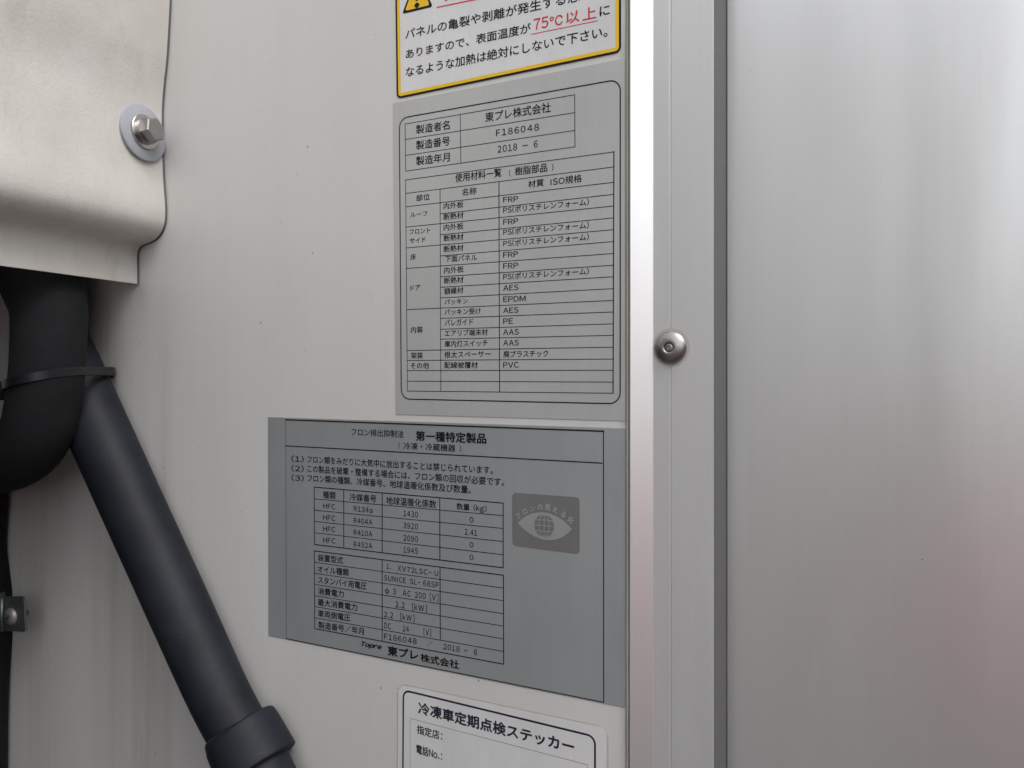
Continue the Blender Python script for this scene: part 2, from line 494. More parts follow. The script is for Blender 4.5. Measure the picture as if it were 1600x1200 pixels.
# rivet on the post
rc = P(1047.6, 543.2, -YF); rr_ = 26.2 * depth_of(rc) / F
rp = [(rr_, 0), (rr_, .0004), (rr_ * .97, .0011), (rr_ * .88, .0019), (rr_ * .72, .0027), (rr_ * .5, .0033), (rr_ * .36, .0035), (rr_ * .31, .0034),
      (rr_ * .28, .0029), (rr_ * .26, .0021)]
mesh('rivet_shade_ring', *lathe([(rr_ * 1.16, .00004), (rr_ * .9, .00006)], rc, (0, -1, 0), 40), M['ring'], body)  # darker disc under the rivet, contact shade put into the colour
V, Fc = lathe([(a, b) for a, b in rp], rc, (0, -1, 0), 48)
rv = mesh('rivet', V, Fc, M['steel_dull'], body, smooth='all')
V, Fc = lathe([(rr_ * .25, .0021), (rr_ * .23, .0026), (rr_ * .14, .0028), (rr_ * .12, .0024), (rr_ * .04, .0024)], rc, (0, -1, 0), 30)
mesh('rivet_pin', V, Fc, M['steel_dull'], rv, smooth=True)

# ================================================================== LABELS
E0 = .00025; E1 = .00032; E2 = .00038; E3 = .00044
def label_root(name, label, corners, cat='sticker'):
    q = [P(*c) for c in corners]
    c = sum(q, Vector()) / 4
    return empty(name, label, cat, Vector((c.x, 0, min(p.z for p in q))))

# ---- caution sticker -------------------------------------------------------
def extrap(a, b, x): return a[1] + (b[1] - a[1]) * (x - a[0]) / (b[0] - a[0])
cz = ((616.2, -150), (970.0, -290), (971.0, 82.0), (620.3, 155.0))
L = label_root('caution_sticker', 'white caution sticker with black and yellow border and red temperature warning, at the top', cz)
q = quad_px(*cz)
o0 = fixcc(rquad(q, .0032)); o1 = fixcc(rquad(q, .0032, .00125)); o2 = fixcc(rquad(q, .0032, .00305))
mesh('sheet', *slab(o0, 0, E0), M['film_white'], L)
mesh('black_border', *ring(o0, o1, E1), M['ink'], L)
mesh('yellow_border', *ring(o1, o2, E1), M['yellow'], L)
tri = MB()
def tri_px(c, s, e):
    pts = [Vector((P(*k).x, P(*k).z)) for k in c]; cen = sum(pts, Vector((0, 0))) / 3
    pts = [cen + (p - cen) * s for p in pts]; out = []
    for i in range(3):
        p = pts[i]; a = pts[i - 1]; b = pts[(i + 1) % 3]
        for j in range(6):
            t = j / 5; u = p + (a - p) * .10; v = p + (b - p) * .10
            out.append(u * (1 - t) ** 2 + p * 2 * t * (1 - t) + v * t * t)
    out = fixcc(out); return ([(p.x, -e, p.y) for p in out], [tuple(range(len(out)))])
T3 = ((628.5, 22.5), (677.0, 11.0), (652.5, -42))
mesh('warning_triangle_outline', *tri_px(T3, 1.0, E1), M['ink'], L)
mesh('warning_triangle', *tri_px(T3, .80, E2), M['yellow'], L)
text(L, '!', 649.3, 12.2, 654.8, 11, 34, E3, off=.03, name='exclamation_mark')
text(L, '注 意', 694, 3, 800, -20, 46, E1, 'red', .012, name='red_heading')
ln = MB(); line(ln, (683.5, 11.8), (950, -43), .75, E1); line(ln, (830.5, 54), (933.7, 32.8), .45, E1)
ln.build('red_underline', M['red'], L)
text(L, 'パネルの亀裂や剥離が発生する恐れが', 634, 62, 948, -7, 15.5, E1)
text(L, 'ありますので、表面温度が', 634.7, 92.5, 829.5, 51.5, 14.5, E1)
for a in (('75', 834.5, 47.5, 857, 42.8, 17.2), ('℃', 859.5, 42.5, 879.5, 38.4, 15.6), ('以', 885, 38.4, 905.5, 33.6, 17.8), ('上', 910.8, 32.4, 932, 28.2, 18.4)): text(L, *a, E1, 'red', name='red_text_line')
text(L, 'に', 937.5, 26, 953, 22.5, 15, E1)
text(L, 'なるような加熱は絶対にしないで下さい。', 634.7, 121.0, 949.5, 57.5, 15.5, E1)

# ---- specification sticker -------------------------------------------------
cz = ((614.4, 162.3), (976.3, 92.5), (977.2, 657.7), (619.0, 647.5))
L = label_root('specification_sticker', 'tall silver grey sticker with rounded frame listing parts and materials in a table', cz)
mesh('edge_grime', *slab(fixcc(rquad(quad_px(*cz), .0004, -.00022, 2)), 0, .00008), M['grime'], L)
mesh('sheet', *slab(fixcc(quad_px(*cz)), 0, E0), M['film'], L)
q = quad_px((623.7, 184.5), (970.5, 122.6), (970.3, 632.0), (626.8, 624.3))
mesh('border_line', *ring(fixcc(rquad(q, .0062)), fixcc(rquad(q, .0062, .00068)), E1), M['ink'], L)
mb = MB(); th = .40
for a, b in [((633.3, 194), (898.3, 148.3)), ((898.3, 148.3), (898.8, 229.5)), ((634.5, 267.5), (898.8, 229.5)), ((633.3, 194), (634.5, 267.5)),
             ((719.5, 179), (720.5, 255)), ((634, 218.2), (898.4, 176.2)), ((634.2, 243), (898.6, 204))]: line(mb, a, b, th, E1)
mb.build('header_table_grid', M['ink_grey'], L)
mb = MB()
def divx(y, a, b): return a[0] + (b[0] - a[0]) * (y - a[1]) / (b[1] - a[1])
LX = lambda y: divx(y, (634.2, 281), (637, 611)); DX = lambda y: divx(y, (688, 296), (689.3, 611)); RX = lambda y: divx(y, (959.6, 237.5), (958.2, 614))
line(mb, (634.2, 281.3), (959.6, 237.5), th, E1); line(mb, (637, 611), (958.2, 614.4), th, E1)
line(mb, (634.2, 281.3), (637, 611), th, E1); line(mb, (959.6, 237.5), (958.2, 614.4), th * 1.5, E1)
line(mb, (688, 296.2), (689.3, 611.3), th, E1); line(mb, (780, 285), (781, 612.5), th * 1.3, E1)
rows = [(302.5, 261, 0), (323.3, 285, 0), (334.3, 303.8, 1), (355, 322, 0), (367, 340.5, 1), (387.5, 359, 0), (400, 377.5, 1), (419.5, 396.2, 0), (432.5, 414.5, 1),
        (449, 432.5, 1), (465.5, 451, 1), (483.8, 469.5, 0), (497.5, 487.5, 1), (514.5, 506, 1), (530, 524, 1), (547.7, 542.5, 0), (563.2, 561, 0), (579, 578.5, 0), (595.5, 597, 0)]
for yl, yr, k in rows: line(mb, ((DX if k else LX)(yl), yl), (RX(yr), yr), th, E1)
mb.build('materials_table_grid', M['ink_grey'], L)
g_ = 'ink_grey'
for a in [('製造者名', 650.7, 209.8, 703, 202.2, 14), ('製造番号', 650.7, 234.4, 703.3, 227.2, 14), ('製造年月', 650.7, 259, 703, 252.3, 14),
          ('東プレ株式会社', 758.7, 191.3, 861, 175.2, 15), ('使用材料一覧', 711.7, 285, 784, 276, 13), ('(', 796, 276.5, 798, 276, 11), ('樹脂部品', 805, 274.6, 855.5, 268.2, 13), (')', 862.5, 267.5, 865, 267, 11),
          ('部位', 651, 314.6, 672, 312.3, 9.8), ('名称', 722.5, 306.3, 745, 303.7, 11), ('材質', 825.7, 293.9, 850, 290.8, 11.5), ('ISO規格', 860.7, 290.5, 909.5, 284.5, 12),
          ('内外板', 693.7, 327.5, 724.5, 324.3, 10), ('断熱材', 693.7, 344.3, 724.5, 341.3, 10), ('内外板', 693.7, 360.8, 724.5, 358, 10), ('断熱材', 694, 377.6, 724.5, 375, 10),
          ('断熱材', 694, 394.4, 724.5, 392, 10), ('下面パネル', 696, 409.6, 746, 407.2, 9.5), ('内外板', 694.4, 427.7, 725, 425.4, 10), ('断熱材', 694.6, 443.9, 724.5, 441.9, 10),
          ('額縁材', 694.6, 460.4, 724.5, 458.4, 10), ('パッキン', 695, 476.4, 731.5, 474.6, 8.5), ('パッキン受け', 695, 492.7, 751.7, 490.6, 9.5), ('パレガイド', 695.5, 509.4, 739.5, 507.6, 10),
          ('エアリブ端末材', 695.5, 525.8, 762.5, 523.8, 10), ('庫内灯スイッチ', 695, 542.6, 762.5, 540.8, 10), ('根太スペーサー', 695, 559.5, 767, 558, 10), ('配線被覆材', 695, 575.6, 747, 575.4, 10),
          ('ルーフ', 641.7, 339.6, 668, 337.2, 7), ('フロント', 640.7, 366.3, 672.5, 363.7, 7.5), ('サイド', 641, 380.7, 665.5, 378.5, 8), ('床', 641.7, 406.8, 650.5, 406, 9.5),
          ('ドア', 642, 454.8, 657, 453.4, 8.5), ('内装', 642.5, 520.6, 661, 519.8, 10), ('架装', 642.7, 560.7, 661, 560.2, 10), ('その他', 641.9, 576.2, 671, 575.8, 9.5),
          ('廃プラスチック', 787, 558.9, 857, 557.5, 10.5)]:
    text(L, *a, E1, g_)
for s, y0, x1_, y1, h in [('FRP', 316.8, 810, 314.8, 8.4), ('FRP', 351.3, 810, 349.5, 8.4), ('FRP', 402.7, 810, 401.2, 8.4), ('FRP', 420, 810, 418.7, 8.4), ('AES', 454.4, 810.5, 453.1, 8.4), ('EPDM', 471.9, 821.7, 470.6, 8.4),
                    ('AES', 489.3, 810.5, 488.6, 8.4), ('PE', 506.1, 802, 505.6, 8.4), ('AAS', 523.3, 811, 522.7, 8.6), ('AAS', 540.2, 811, 539.8, 8.6), ('PVC', 574.6, 811, 574.3, 8.6),
                    ('PS(ポリスチレンフォーム)', 334, 920.3, 321, 10.5), ('PS(ポリスチレンフォーム)', 368.3, 920.3, 357, 10.5), ('PS(ポリスチレンフォーム)', 386.2, 920.3, 375.6, 10.5), ('PS(ポリスチレンフォーム)', 437.8, 920.3, 429.3, 10.5)]:
    text(L, s, 786.8, y0, x1_, y1, h, E1, g_)
text(L, 'F186048', 775.7, 213.3, 842.5, 203.6, 10.2, E1, g_, track=1.2); text(L, '2018 - 6', 778, 239, 840.5, 230.3, 10.6, E1, g_, track=1.15)

# ---- refrigerant sticker ---------------------------------------------------
cz = ((419.2, 652), (977.0, 670), (976.7, 1105.5), (419.8, 993))
L = label_root('refrigerant_sticker', 'wide dull grey sticker with two ruled tables and a taupe eye emblem', cz)
mesh('edge_grime', *slab(fixcc(rquad(quad_px(*cz), .0004, -.00022, 2)), 0, .00008), M['grime'], L)
mesh('sheet', *slab(fixcc(quad_px(*cz)), 0, E0), M['film_dark'], L)
mb = MB()
line(mb, (447, 655.8), (943.2, 673.8), .85, E1); line(mb, (447, 656), (448, 997.6), .25, E1); line(mb, (943.2, 673.8), (943.6, 1097), .55, E1); line(mb, (448, 997.6), (943.6, 1097), .5, E1)
line(mb, (447, 696.6), (940.6, 723.6), .65, E1)
mb.build('border_line', M['ink'], L)
mb = MB(); tk = .58; tn = .40
for a, b, t in [((491.4, 761), (786.6, 786), tk), ((491.4, 761), (492, 850.5), tk), ((492, 850.5), (786.6, 887), tk), ((786.6, 786), (786.6, 887), tk),
                ((537.6, 765.2), (537.7, 856), tk), ((597.6, 770.2), (597.6, 863.3), tk), ((687.6, 777.8), (687.8, 874.6), tk),
                ((492, 779.4), (786.6, 805.6), tn), ((492, 797), (786.6, 825.6), tn), ((492, 814.5), (786.6, 846), tn), ((492, 832.2), (786.6, 866.6), tn)]: line(mb, a, b, t, E1)
mb.build('refrigerant_table_grid', M['ink'], L)
mb = MB()
for a, b, t in [((491.6, 860.6), (787, 898.6), tk), ((491.6, 860.6), (492.4, 982), tk), ((492.4, 982), (787.4, 1037.6), tk), ((787, 898.6), (787.4, 1037.6), tk),
                ((597.6, 874.3), (597.6, 1001.7), tk), ((688, 886), (688.4, 999.4), tk),
                ((491.8, 878.4), (787, 918.6), tn), ((492, 895.6), (787, 938.2), tn), ((492, 913), (787.2, 958.6), tn), ((492, 930.4), (787.2, 978), tn), ((492.2, 947.6), (787.3, 998), tn), ((492.3, 965), (787.3, 1017.6), tn)]: line(mb, a, b, t, E1)
mb.build('device_table_grid', M['ink'], L)
for a in [('フロン排出抑制法', 550, 680, 631, 684.2, 11), ('(', 623.5, 701.4, 625.5, 701.5, 10.5), ('冷凍・冷蔵機器', 631, 702, 712, 706, 11), (')', 718.5, 706, 720.7, 706.2, 10.5),
          ('(1)', 456, 722, 475, 723, 10.6), ('(2)', 456, 736.6, 475, 737.8, 10.6), ('(3)', 456, 751.4, 475, 752.8, 10.6),
          ('フロン類をみだりに大気中に放出することは禁じられています。', 481, 723, 770.6, 741, 11), ('この製品を破棄・整備する場合には、フロン類の回収が必要です。', 481, 737.6, 788, 759.4, 11),
          ('フロン類の種類、冷媒番号、地球温暖化係数及び数量。', 481, 752.2, 736, 771.2, 11),
          ('種類', 505, 778.2, 525, 780, 11), ('冷媒番号', 547, 781.8, 588.4, 785.2, 11.3), ('地球温暖化係数', 604, 787.6, 682, 794.2, 12), ('数量 (kg)', 714, 797.6, 760.6, 801.8, 12)]:
    text(L, *a, E1, 'ink')
text(L, '第一種特定製品', 650.4, 688.4, 760, 693.2, 15.2, E1, 'ink', .032)
for i, (y0, s, ys, n, yn, k, yk) in enumerate([(794.2, 'R134a', 798.6, '1430', 806.4, '0', 816), (812.2, 'R404A', 817, '3920', 825.2, '2.41', 835), (829.8, 'R410A', 835.6, '2090', 844.6, '0', 855.2), (847.6, 'R452A', 854, '1945', 863.2, '0', 874.7)]):
    text(L, 'HFC', 505.6, y0, 524.3, y0 + 1.7, 8, E1, track=1.1); text(L, s, 553.3, ys, 582.2, ys + 3, 8.2, E1, track=1.1)
    text(L, n, 631, yn, 653.3, yn + 2.3, 9, E1, track=1.15)
    if k == '0': text(L, k, 734.4, yk, 740, yk + .6, 8.6, E1)
    else: text(L, k, 726.6, yk, 745.8, yk + 2.2, 9, E1, track=1.15)
for a in [('装置型式', 497.4, 876.2, 536.6, 881, 10.8), ('オイル種類', 497, 894.2, 545.4, 900, 10.8), ('スタンバイ用電圧', 497.4, 911.2, 573.4, 921.3, 10.8), ('消費電力', 497.4, 928.4, 537.6, 933.7, 10.8),
          ('最大消費電力', 497.4, 945.8, 558.6, 954.6, 10.8), ('車両側電圧', 497.4, 963.4, 548, 970.9, 10.8), ('製造番号／年月', 498, 981.2, 569, 992.0, 10.8)]:
    text(L, *a, E1, 'ink')
for s, x0, y0, x1_, y1, h, mm in [('1.', 604.4, 888.2, 611, 889.3, 7.8, g_), ('XV72LSC−U', 622, 891.6, 685, 900.3, 8.2, g_), ('SUNICE SL−68SP', 600.8, 906.6, 685.8, 918.4, 8.4, 'ink'), ('3  AC 200 [V]', 614.5, 929.2, 685.2, 939.8, 11.2, 'ink'),
                               ('2.2  [kW]', 618.4, 949.4, 667.4, 956.6, 11.2, 'ink'), ('2.2  [kW]', 600.8, 964.9, 648, 971.8, 11, g_), ('DC    24     [V]', 601, 982.3, 674, 994.3, 11.2, g_),
                               ('F186048', 600.8, 998.6, 651.4, 1006.6, 9.0, g_), ('/', 668.5, 1008.5, 676, 1009.6, 7, g_), ('2018 − 6', 693.2, 1014, 746, 1024, 8.8, g_)]:
    text(L, s, x0, y0, x1_, y1, h, E1, mm, track=1.15)
text(L, 'o', 602, 926.2, 608.4, 927.2, 6.2, E1, 'ink', name='phase_symbol')
mb = MB(); line(mb, (605.2, 917.3), (605.2, 928.6), .30, E2); mb.build('phase_symbol_bar', M['ink'], L)
text(L, 'Topre', 565.5, 1011, 596.6, 1016.6, 9, E1, 'ink', .055, 1.0, .35, name='logo')
text(L, '東プレ', 606.6, 1023.4, 653.5, 1031.4, 14.5, E1, 'ink', .038); text(L, '株式会社', 657.8, 1033.3, 717.4, 1045.2, 12.8, E1, 'ink', .03)
# taupe eye emblem
q = quad_px((800.6, 769.6), (906, 777), (906, 866.2), (801, 852.6))
em = mesh('eye_emblem', *[x for x in (lambda pl: ([(p.x, -E1, p.y) for p in pl], [tuple(range(len(pl)))]))(fixcc(rquad(q, .0024)))], M['emblem'], L)
def X(u, v): p = P(u, v); return Vector((p.x, p.z))
lt, rt, tp, bt = X(809.8, 817.4), X(894, 826.4), X(850, 797.2), X(853, 845.5)
def bez(a, b, c, d, n=14): return [a * (1 - t) ** 3 + b * 3 * t * (1 - t) ** 2 + c * 3 * t * t * (1 - t) + d * t ** 3 for t in [i / n for i in range(n)]]
eye = bez(lt, X(828, 794), X(866, 792.5), rt) + bez(rt, X(872, 853), X(838, 849), lt)
eye = fixcc(eye)
mesh('eye_shape', [(p.x, -E2, p.y) for p in eye], [tuple(range(len(eye)))], M['film_dark'], em)
gcx, gcz = X(850.8, 821.2); gr = (X(866.3, 821.2).x - gcx); gz = abs(X(850.8, 838.6).y - gcz)
disc = [Vector((gcx + gr * math.cos(2 * math.pi * i / 40), gcz + gz * math.sin(2 * math.pi * i / 40))) for i in range(40)]
mesh('globe', [(p.x, -E3, p.y) for p in disc], [tuple(range(40))], M['emblem'], em)
mb = MB(); E4 = E3 + .00006; gl = .00022
def strip(pts):
    V = []
    for i, p in enumerate(pts):
        d = (pts[min(i + 1, len(pts) - 1)] - pts[max(i - 1, 0)]).normalized(); n = Vector((-d.y, d.x)) * gl
        V += [(p.x + n.x, -E4, p.y + n.y), (p.x - n.x, -E4, p.y - n.y)]
    mb.add((V, [(2 * i, 2 * i + 1, 2 * i + 3, 2 * i + 2) for i in range(len(pts) - 1)]))
for k in (-.52, 0, .52):
    strip([Vector((gcx + gr * k * math.cos(t), gcz + gz * math.sin(t))) for t in [(-1 + 2 * i / 14) * math.pi / 2 for i in range(15)]])
for k in (-.52, 0, .52):
    hw = math.sqrt(1 - k * k)
    strip([Vector((gcx + gr * hw * s, gcz + gz * (k - .06 * math.copysign(1, k) * (s * s) * (k != 0)))) for s in [(-1 + 2 * i / 10) for i in range(11)]])
mb.build('globe_lines', M['film_dark'], em)
arc = MB()
for ch, u, v, a in [('フ', 810.3, 806.3, 38), ('ロ', 820.8, 799.3, 28), ('ン', 832.5, 794.5, 17), ('の', 844.3, 792.3, 3), ('見', 856.3, 792.6, -8), ('え', 868.0, 796.6, -18), ('る', 880.5, 803.5, -28), ('化', 892.0, 812.5, -38)]:
    Vg, Fg = glyphs(ch); c = X(u, v); s = .0036
    mx = (min(p[0] for p in Vg) + max(p[0] for p in Vg)) / 2; my = (min(p[1] for p in Vg) + max(p[1] for p in Vg)) / 2
    ca, sa = math.cos(R(a)), math.sin(R(a))
    for k, (ox, oy) in enumerate(((-.035, 0), (.035, 0), (0, .035), (0, -.035))):
        arc.add(([(c.x + s * ((x - mx + ox) * ca - (y - my + oy) * sa), -E2 - k * .000004, c.y + s * ((x - mx + ox) * sa + (y - my + oy) * ca)) for x, y in Vg], Fg))
arc.build('arched_lettering', M['film_dark'], em)

# ---- inspection sticker ----------------------------------------------------
cz = ((621.8, 1068.0), (949.3, 1137.5), (949.8, 1560), (619.5, 1440))
L = label_root('inspection_sticker', 'white rounded sticker with thick navy border and bold heading, at the bottom', cz)
q = quad_px(*cz)
mesh('edge_grime', *slab(fixcc(rquad(q, .0060, -.0004)), 0, .00008), M['grime'], L)
mesh('laminate_margin', *slab(fixcc(rquad(q, .0055)), 0, .0002), M['laminate'], L)
mesh('sheet', *slab(fixcc(rquad(q, .0052, .0006)), .0001, E0 + .00003), M['film_white'], L)
q = quad_px((629.6, 1076.3), (931.6, 1149.3), (931.6, 1540), (627.4, 1430))
mesh('border_line', *ring(fixcc(rquad(q, .0048)), fixcc(rquad(q, .0048, .0011)), E1), M['ink_navy'], L)
mb = MB()
for a, b in [((641.4, 1122.2), (918.2, 1194.6)), ((641.4, 1122.2), (640.4, 1420)), ((918.2, 1194.6), (918.2, 1520)), ((641, 1210), (918, 1292))]: line(mb, a, b, .2, E1)
mb.build('inner_frame', M['ink_navy'], L)
text(L, '冷凍車定期点検ステッカー', 654.3, 1114.8, 897, 1177.2, 18.5, E1, 'ink_navy', .034)
text(L, '指定店：', 652, 1145.6, 691.5, 1156.5, 13.5, E1, 'ink_navy', .024); text(L, '電話No.：', 651, 1176.5, 691, 1188.2, 14, E1, 'ink_navy', .024)

# ================================================================== PIPE COVER (pressed plastic sheet, at right angles to the wall)
out_px = [(268, -160), (266.5, -60), (265.0, 0), (263.0, 40), (260.0, 90), (255.8, 130), (253.0, 165), (252.6, 200), (253.5, 245), (254.8, 280), (257.2, 312), (258.0, 330), (257.2, 346), (254, 358), (248.5, 367.5),
          (241.5, 374.5), (232, 379.6), (224.5, 382), (219, 386), (215.8, 391), (214.4, 397), (214.0, 404), (214.2, 420), (214.3, 443.5)]
EC = .0018
gw_ = ROT.transposed() @ Vector((math.sin(math.atan2(514, F)), math.cos(math.atan2(514, F)), 0))     # the way the sheet runs, towards the wall
gw_ /= gw_.y
base = [P(u, v, EC) for u, v in out_px]
# smooth the traced profile
prof = []
for i in range(len(base) - 1):
    p0 = base[max(i - 1, 0)]; p1 = base[i]; p2 = base[i + 1]; p3 = base[min(i + 2, len(base) - 1)]
    for k in range(4):
        t = k / 4
        prof.append(.5 * ((2 * p1) + (p2 - p0) * t + (2 * p0 - 5 * p1 + 4 * p2 - p3) * t * t + (3 * p1 - p0 - 3 * p2 + p3) * t ** 3))
prof.append(base[-1])
lens = 0.42; ns = 34; thk = .0022
cov = empty('pipe_cover', 'cream weathered plastic cover with rolled lower edge and flange over the black hoses', 'cover', P(214, 443, EC))
V, Fc = [], []
nrm = []
for i, p in enumerate(prof):
    d = prof[min(i + 1, len(prof) - 1)] - prof[max(i - 1, 0)]; d = Vector((d.x, 0, d.z)).normalized()
    nrm.append(Vector((d.z, 0, -d.x)))      # points back into the cover
for k in range(ns + 1):
    s = lens * k / ns
    for i, p in enumerate(prof):
        w_ = .0005 * math.sin(9 * s + 14 * p.z) * min(1, s / .05)
        V.append(p - gw_ * s + Vector((w_, 0, 0)))
n = len(prof); m0 = len(V)
for k in range(ns + 1):
    for i in range(n):
        V.append(V[k * n + i] + nrm[i] * thk)
for k in range(ns):
    for i in range(n - 1):
        a = k * n + i
        Fc.append((a, a + 1, a + n + 1, a + n)); Fc.append((m0 + a, m0 + a + n, m0 + a + n + 1, m0 + a + 1))
for i in range(n - 1):
    Fc.append((i, m0 + i, m0 + i + 1, i + 1)); a = ns * n + i; Fc.append((a, a + 1, m0 + a + 1, m0 + a))
for k in range(ns):
    a = k * n + n - 1; Fc.append((a, m0 + a, m0 + a + n, a + n)); a = k * n; Fc.append((a, a + n, m0 + a + n, m0 + a))
mesh('shell', V, Fc, M['cover'], cov, smooth=True)
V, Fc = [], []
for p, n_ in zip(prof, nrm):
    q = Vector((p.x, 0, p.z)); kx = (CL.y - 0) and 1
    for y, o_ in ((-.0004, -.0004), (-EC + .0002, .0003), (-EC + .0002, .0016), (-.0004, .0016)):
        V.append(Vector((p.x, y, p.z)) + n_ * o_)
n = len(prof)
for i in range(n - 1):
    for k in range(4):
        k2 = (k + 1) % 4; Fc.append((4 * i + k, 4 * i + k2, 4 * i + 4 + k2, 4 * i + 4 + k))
mesh('edge_shade_strip', V, Fc, M['dark_grey'], cov, smooth=True)  # dark strip standing in for the contact shadow along the cover's edge
xh = P(214, 443, EC).x - .035
V, Fc = extrude_z([(-1.7, -.008), (-1.7, -.46), (xh - .04, -.46), (xh, -.42), (xh, -.008)], .105, .80, True)
mesh('unseen_sky_block', V, Fc, M['cover'], cov)  # unseen block, added to keep sky light off the lower left wall
# bolt: its axis is the outward normal of the sheet
mo = gw_.cross(Vector((0, 0, 1))).normalized()
if mo.x < 0: mo = -mo
mo = (mo + Vector((0, 0, .10))).normalized()
pe = P(253, 207, EC)
r_ = ray(222.0, 207.5); m2 = gw_.cross(Vector((0, 0, 1))).normalized()
bc = CL + r_ * ((pe - CL).dot(m2) / r_.dot(m2)) + mo * .0002
dpt = depth_of(bc); rw = 44.5 * dpt / F
print('bolt depth', dpt, 'washer r', rw)
bt_ = empty('bolt', '', '', bc); del bt_['label']; del bt_['category']
bpy.data.objects.remove(bt_)
bolt = mesh('bolt', *lathe([(rw, 0), (rw, .0015), (rw - .0004, .0018), (.004, .0018)], bc, mo, 48, False), M['nylon'], cov, smooth=True)
bolt.name = 'nylon_washer'
k_ = rw / 44.5
mesh('steel_washer', *lathe([(27 * k_, .0018), (27 * k_, .0034), (26 * k_, .0038), (4 * k_, .0038)], bc, mo, 44, False), M['steel'], cov, smooth=True)
mesh('spring_washer', *lathe([(20 * k_, .0038), (20 * k_, .0060), (4 * k_, .0060)], bc, mo, 40, False), M['steel_dull'], cov, smooth=True)
hx = MB(); hr = 19.5 * k_
up_ = Vector((math.sin(R(12)) * mo.y * -1, math.sin(R(12)) * mo.x, math.cos(R(12))))
hp = [(hr, .0060), (hr, .0112), (hr * .97, .0120), (hr * .86, .0124)]
mesh('hex_head', *lathe(hp, bc, mo, 6, True, up=up_), M['steel_dull'], cov)

# ================================================================== HOSES
def hose_pts(px, ee):
    out, rad = [], []
    for (u, v, r), e in zip(px, ee):
        p = P(u, v, e); out.append(p); rad.append(r * depth_of(p) / F)
    return out, rad
# straight drain hose
hb = [(38, 400, 45), (75, 500, 45.5), (121, 600, 46), (198, 770, 46.5), (280, 950, 47), (340, 1082, 46.5), (376, 1150, 46)]
eb = [.022, .022, .022, .022, .022, .022, .022]
pt, rd = hose_pts(hb, eb)
dh = empty('drain_hose', 'straight black rubber hose slanting down to a wider cuff at the bottom', 'hose', P(395, 1200, .02))
mesh('tube', *tube(pt, rd, 44), M['hose'], dh, smooth='all')
pc, rc2 = hose_pts([(372, 1132, 48), (373.3, 1135, 53), (376, 1141, 57), (381, 1150, 59.5), (402, 1192, 62.5), (404.5, 1197, 61.5), (405.5, 1199, 58)], [.024] * 7)
mesh('cuff', *tube(pc, rc2, 48), M['hose'], dh, smooth='all')
pc, rc2 = hose_pts([(400, 1188, 47), (425, 1238, 47), (470, 1330, 47)], [.024] * 3)
mesh('lower_tube', *tube(pc, rc2, 40), M['hose'], dh, smooth='all')
# bent foam covered hose in front of it
ha = [(44, 340, 66), (58, 410, 64), (76, 478, 55), (77, 520, 53.5), (74, 580, 53), (68, 630, 53), (57, 675, 52.5), (32, 707, 52), (-8, 721, 51), (-60, 722, 50)]
ea = [.04, .045, .052, .056, .058, .058, .058, .056, .054, .05]
pt, rd = hose_pts(ha, ea)
ah = empty('insulated_hose', 'thick matt black foam covered hose bending left below the cream cover', 'hose', P(57, 700, .08))
mesh('foam_sleeve', *tube(pt, rd, 44), M['foam'], ah, smooth='all')
# third hose at the left margin with its clamp
hc = [(-22, 690, 30), (-26, 780, 33), (-29, 850, 33), (-24, 900, 34), (-16, 940, 35), (-16, 975, 35), (-22, 1030, 34), (-25, 1100, 33), (-27, 1260, 33)]
ec = [.02, .018, .016, .014, .0095, .0095, .014, .016, .016]
pt, rd = hose_pts(hc, ec)
mesh('tube', *tube(pt, rd, 36), M['foam'], empty('clamped_hose', 'thin black hose at the left margin held by a small metal clamp', 'hose', P(-20, 1200, .02)), smooth='all')
cl = empty('hose_clamp', 'small zinc plated clamp plate with a cross head screw beside the left hose', 'clamp', P(20, 960, 0))
EP = .0265
q = [Vector((P(u, v, EP).x, P(u, v, EP).z)) for u, v in ((1, 933.0), (36.3, 932.0), (39.3, 987.6), (1, 985.5))]
mesh('clamp_plate', *slab(fixcc(rquad(q, .0020)), EP - .0018, EP), M['zinc'], cl)
boss = P(19, 962, .012)
mesh('standoff', *lathe([(.0022, -.012), (.0022, .0125)], boss, (0, -1, 0), 24), M['zinc'], cl, smooth=True)
# strap: raised saddle running on over the hose
zt, zb = P(2, 933.5, EP).z, P(2, 985, EP).z; xs_ = P(6.5, 958, EP).x
sp = [(xs_, -EP - .0003), (xs_ - .001, -EP - .0011), (xs_ - .0025, -EP - .0016)] + [(xs_ - .0025 - .0155 * math.sin(R(a)), -EP - .0016 + .0155 * (1 - math.cos(R(a)))) for a in range(10, 81, 10)]
V, Fc = extrude_z(sp, zb, zt)
st = mesh('clamp_strap', V, Fc, M['zinc'], cl, smooth='all')
md = st.modifiers.new('Solidify', 'SOLIDIFY'); md.thickness = .0014
sc = P(18.3, 963.5, EP); sr = 13.5 * depth_of(sc) / F
sw = mesh('screw_head', *lathe([(sr, -.0004), (sr, .0008), (sr * .88, .0020), (sr * .6, .0029), (sr * .3, .0033), (0.0001, .0034)], sc, (0, -1, 0), 36, False), M['zinc_light'], cl, smooth='all')
for a in (20, 110):
    c, s = math.cos(R(a)), math.sin(R(a)); l_, w_ = sr * .42, sr * .09
    mesh('cross_recess', [(sc.x + c * i * l_ - s * j * w_, sc.y - .00345 - .0001 * (a > 90), sc.z + s * i * l_ + c * j * w_) for i, j in ((-1, -1), (1, -1), (1, 1), (-1, 1))], [(0, 1, 2, 3)], M['black'], sw)

